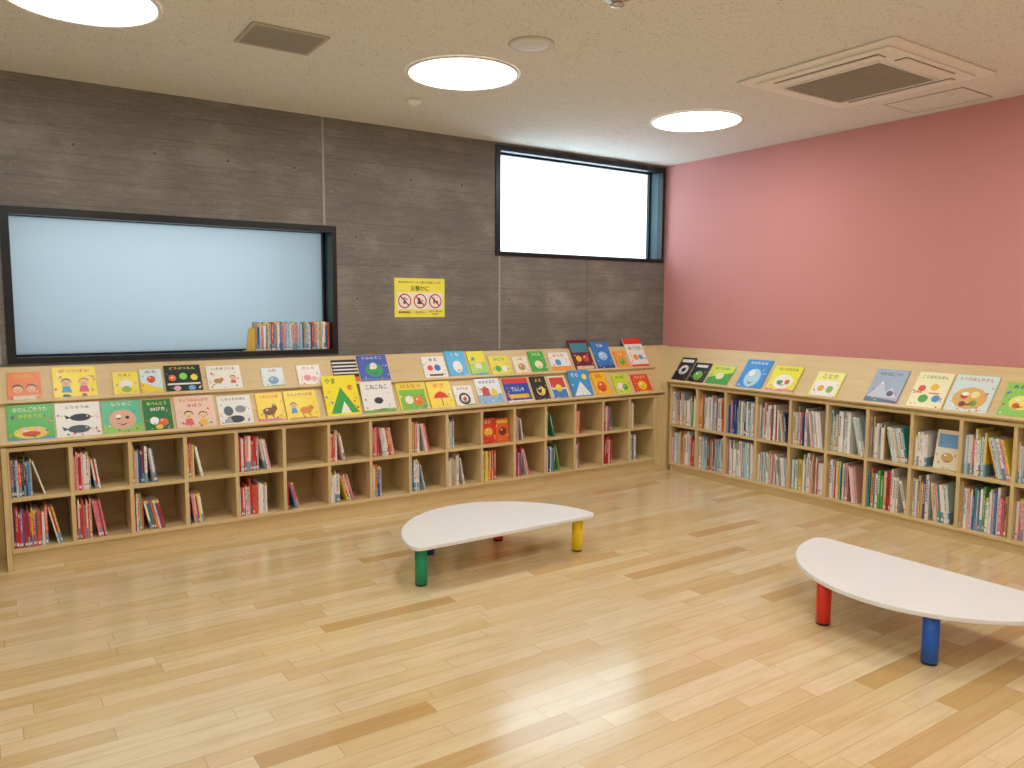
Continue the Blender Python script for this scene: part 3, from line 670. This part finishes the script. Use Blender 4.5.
items += [('r', .17, .34, .21, .50, '#3a383e'), ('r', .178, .42, .203, .48, '#d8d8d8'), ('e', .235, .46, .012, .012, '#3a383e'),
  ('e', .475, .46, .028, .028, '#3a383e'), ('p', [(.44, .34), (.46, .43), (.50, .4), (.54, .34)], '#3a383e'), ('r', .52, .42, .56, .44, '#3a383e'),
  ('p', [(.77, .35), (.76, .47), (.80, .47), (.79, .35)], '#3a383e'), ('e', .835, .39, .025, .025, '#3a383e'), ('r', .775, .47, .781, .53, '#3a383e')]
for cx in (.195, .5, .805): items += slash(cx, .415, .125)
items += [('t', '携帯電話禁止', .07, .10, .32, .155, '#2a2620'), ('t', 'さわがない', .40, .10, .60, .155, '#2a2620'), ('t', 'おやつ・飲食は', .68, .125, .93, .175, '#2a2620'), ('t', 'だめです', .74, .055, .87, .105, '#2a2620')]
draw(mb, items, w, h, .003, lambda x, y, z: (x-w/2, -z, y))
tag(mb.obj('notice_sign', matrix=T((SX0+SX1)/2, NY-.001, SZ0)), 'yellow quiet-please notice with three red prohibition symbols', 'sign')

# ------------------------------------------------------------------ ceiling items
LAMP = emit_mat('lamp_diffuser', (1.0, .98, .95, 1), 16.5)
for (x, y) in [(.42, 4.0), (2.35, 3.98), (4.3, 4.0), (.42, 1.35), (2.35, 1.35), (4.3, 1.45), (-1.5, 1.35), (2.35, -1.2), (4.3, -1.2), (.42, -1.2)]:  # far row is in view; the others are unseen, added to light the room
    root = empty('ceiling_light', T(x, y, H), 'round recessed white ceiling light with glowing diffuser', 'ceiling light', group='round ceiling lights')
    mb = MB(); mb.cyl(0, 0, [(.328, -.001), (.328, -.006), (.322, -.010), (.310, -.010), (.306, -.004)], WHITEP, 64, False, False); mb.obj('trim_ring', root)
    mb = MB(); mb.cyl(0, 0, [(.306, -.006), (.306, -.001)], LAMP, 64); mb.obj('diffuser', root)
ax0, ax1, ay0, ay1 = 3.76, 4.80, 2.22, 3.19
aw, ah = ax1-ax0, ay1-ay0
root = empty('air_conditioner', T((ax0+ax1)/2, (ay0+ay1)/2, H), 'white square ceiling cassette air conditioner with central grille', 'air conditioner')
mb = MB(); mb.prism([(-aw/2, -ah/2), (aw/2, -ah/2), (aw/2, ah/2), (-aw/2, ah/2)], 2, -.012, -.001, WHITEP)
mb.prism([(-.44, -.41), (.44, -.41), (.44, .41), (-.44, .41)], 2, -.024, -.012, WHITEP); mb.obj('panel', root, .005)
mb = MB(); mb.box(-.27, .31, -.26, .35, -.025, -.0242, DARKV)
for i in range(19):
    x = -.265+i*.03
    mb.box(x, x+.014, -.255, .345, -.031, -.025, SLAT)
for (a, b, c, d) in [(-.28, .32, -.27, -.258), (-.28, .32, .348, .36), (-.28, -.268, -.258, .348), (.308, .32, -.258, .348)]: mb.box(a, b, c, d, -.032, -.024, WHITEP)
mb.obj('intake_grille', root)
for (a, b, c, d) in [(-.39, -.31, -.32, .32), (.35, .405, -.32, .32), (-.22, .28, -.38, -.31)]:
    mb = MB(); mb.box(a, b, c, d, -.0252, -.024, DARKV); mb.box(a+.012, b-.008, c+.006, d-.006, -.030, -.0252, WHITEP); mb.obj('air_outlet', root)
mb = MB(); a, b, c, d = 4.96, 5.335, 2.48, 2.985
for q in [(a, b, c, c+.008), (a, b, d-.008, d), (a, a+.008, c+.008, d-.008), (b-.008, b, c+.008, d-.008)]: mb.box(*q, H-.004, H-.0005, SLAT)
mb.box(a+.008, b-.008, c+.008, d-.008, H-.003, H-.0005, CEIL)
tag(mb.obj('access_hatch'), 'square ceiling access hatch with thin metal frame', 'ceiling hatch')
root = empty('ceiling_vent', T(1.305, 3.99, H), 'rectangular slatted ventilation grille in the ceiling', 'ceiling vent')
mb = MB(); w2, h2 = .19, .165
for q in [(-w2, w2, -h2, -h2+.018), (-w2, w2, h2-.018, h2), (-w2, -w2+.018, -h2+.018, h2-.018), (w2-.018, w2, -h2+.018, h2-.018)]: mb.box(*q, -.010, -.001, flat('#c0bab0', .5))
mb.obj('frame', root, .001)
mb = MB(); mb.box(-w2+.018, w2-.018, -h2+.018, h2-.018, -.003, -.001, DARKV)
for i in range(13):
    y = -h2+.024+i*.0225; mb.box(-w2+.018, w2-.018, y, y+.014, -.009, -.003, SLAT)
mb.obj('louvre', root)
mb = MB(); mb.cyl(0, 0, [(.118, -.001), (.118, -.006), (.108, -.014), (.095, -.014), (.092, -.010), (.08, -.013), (.03, -.018)], flat('#dad8d2', .5), 48)
tag(mb.obj('ceiling_speaker', matrix=T(2.375, 3.34, H)), 'round off-white ceiling speaker disc', 'ceiling speaker')
mb = MB(); mb.cyl(0, 0, [(.05, -.001), (.05, -.012), (.04, -.02), (.028, -.034), (.012, -.038)], WHITEP, 32)
tag(mb.obj('smoke_detector', matrix=T(2.38, 4.66, H)), 'small white round smoke detector on ceiling', 'smoke detector')
mb = MB(); mb.cyl(0, 0, [(.06, -.001), (.058, -.008), (.03, -.012), (.02, -.03), (.032, -.034), (.03, -.038), (.008, -.042)], flat('#c8c4bc', .25, 'chrome', .9), 32)
tag(mb.obj('sprinkler', matrix=T(2.33, 2.64, H)), 'small chrome sprinkler head on ceiling', 'sprinkler')

# ------------------------------------------------------------------ half-round tables
def table(M, cols, label, a=.62):
    root = empty('low_table', M, label, 'table', group='half-round low tables')
    r = .055; e = a-r; y0 = -.28
    pts = [(-e, -.335), (e, -.335)]
    for j in range(1, 7):
        q = -math.pi/2+math.pi/2*j/7; pts.append((e+r*math.cos(q), y0+r*math.sin(q)))
    for j in range(0, 41):
        q = math.pi*j/40; pts.append((a*math.cos(q), y0+.615*math.sin(q)**1.12))
    for j in range(1, 7):
        q = math.pi+math.pi/2*j/7; pts.append((-e+r*math.cos(q), y0+r*math.sin(q)))
    mb = MB(); mb.prism(pts, 2, .218, .242, LAMI)
    o = mb.obj('tabletop', root); md = o.modifiers.new('bevel', 'BEVEL'); md.width = .006; md.segments = 3; md.limit_method = 'ANGLE'; md.angle_limit = math.radians(60)
    for (x, y), (c, cn) in zip([(-.54, -.24), (.54, -.24), (-.25, .21), (.25, .21)], cols):
        mb = MB(); mb.cyl(x, y, [(.029, 0), (.031, .001), (.031, .010)], flat('#22262a', .6), 28, True, False)
        mb.cyl(x, y, [(.031, .010), (.0335, .011), (.0335, .217)], flat(c, .35), 28, False, True)
        l = mb.obj('leg', root); l['label'] = cn+' cylindrical leg'
G, Yl, B, R = ('#0c9a6e', 'green'), ('#ffdc14', 'yellow'), ('#1e64d0', 'blue'), ('#ee3420', 'red')
table(T(2.42, 3.88, 0), [G, Yl, B, R], 'white half-round low table with green and yellow front legs')
table(T(3.45, 1.875, 0) @ Matrix.Rotation(math.pi/2+.02, 4, 'Z'), [Yl, G, B, R], 'white half-round low table with red and blue legs', .635)

# ------------------------------------------------------------------ daylight
def area(name, loc, sx, sy, power, col):
    l = bpy.data.lights.new(name, 'AREA'); l.shape = 'RECTANGLE'; l.size = sx; l.size_y = sy; l.energy = power; l.color = col
    o = bpy.data.objects.new(name, l); COL.objects.link(o); o.location = loc; o.rotation_euler = (math.radians(-90), 0, 0)
    return o
area('daylight', (.95, 6.7, 1.95), 1.6, .5, 7.0, (.86, .95, 1.0))
area('daylight', (4.45, 6.4, 2.4), 2.0, 1.1, 65, (.86, .95, 1.0))
wd = bpy.data.worlds.new('World'); scene.world = wd; wd.use_nodes = True
bg = wd.node_tree.nodes['Background']; bg.inputs[0].default_value = (.74, .88, .96, 1); bg.inputs[1].default_value = 0.46

# ------------------------------------------------------------------ camera
cam = bpy.data.cameras.new('Camera'); cam.sensor_width = 36; cam.lens = 776/1024*36; cam.clip_start = .05
co = bpy.data.objects.new('Camera', cam); COL.objects.link(co)
p = math.radians(5.70); yaw = math.radians(55.86)
f = Vector((math.cos(p)*math.cos(yaw), math.cos(p)*math.sin(yaw), -math.sin(p)))
co.matrix_world = T(0, 0, 1.5) @ f.to_track_quat('-Z', 'Y').to_matrix().to_4x4() @ Matrix.Rotation(math.radians(.24), 4, 'Z')
scene.camera = co
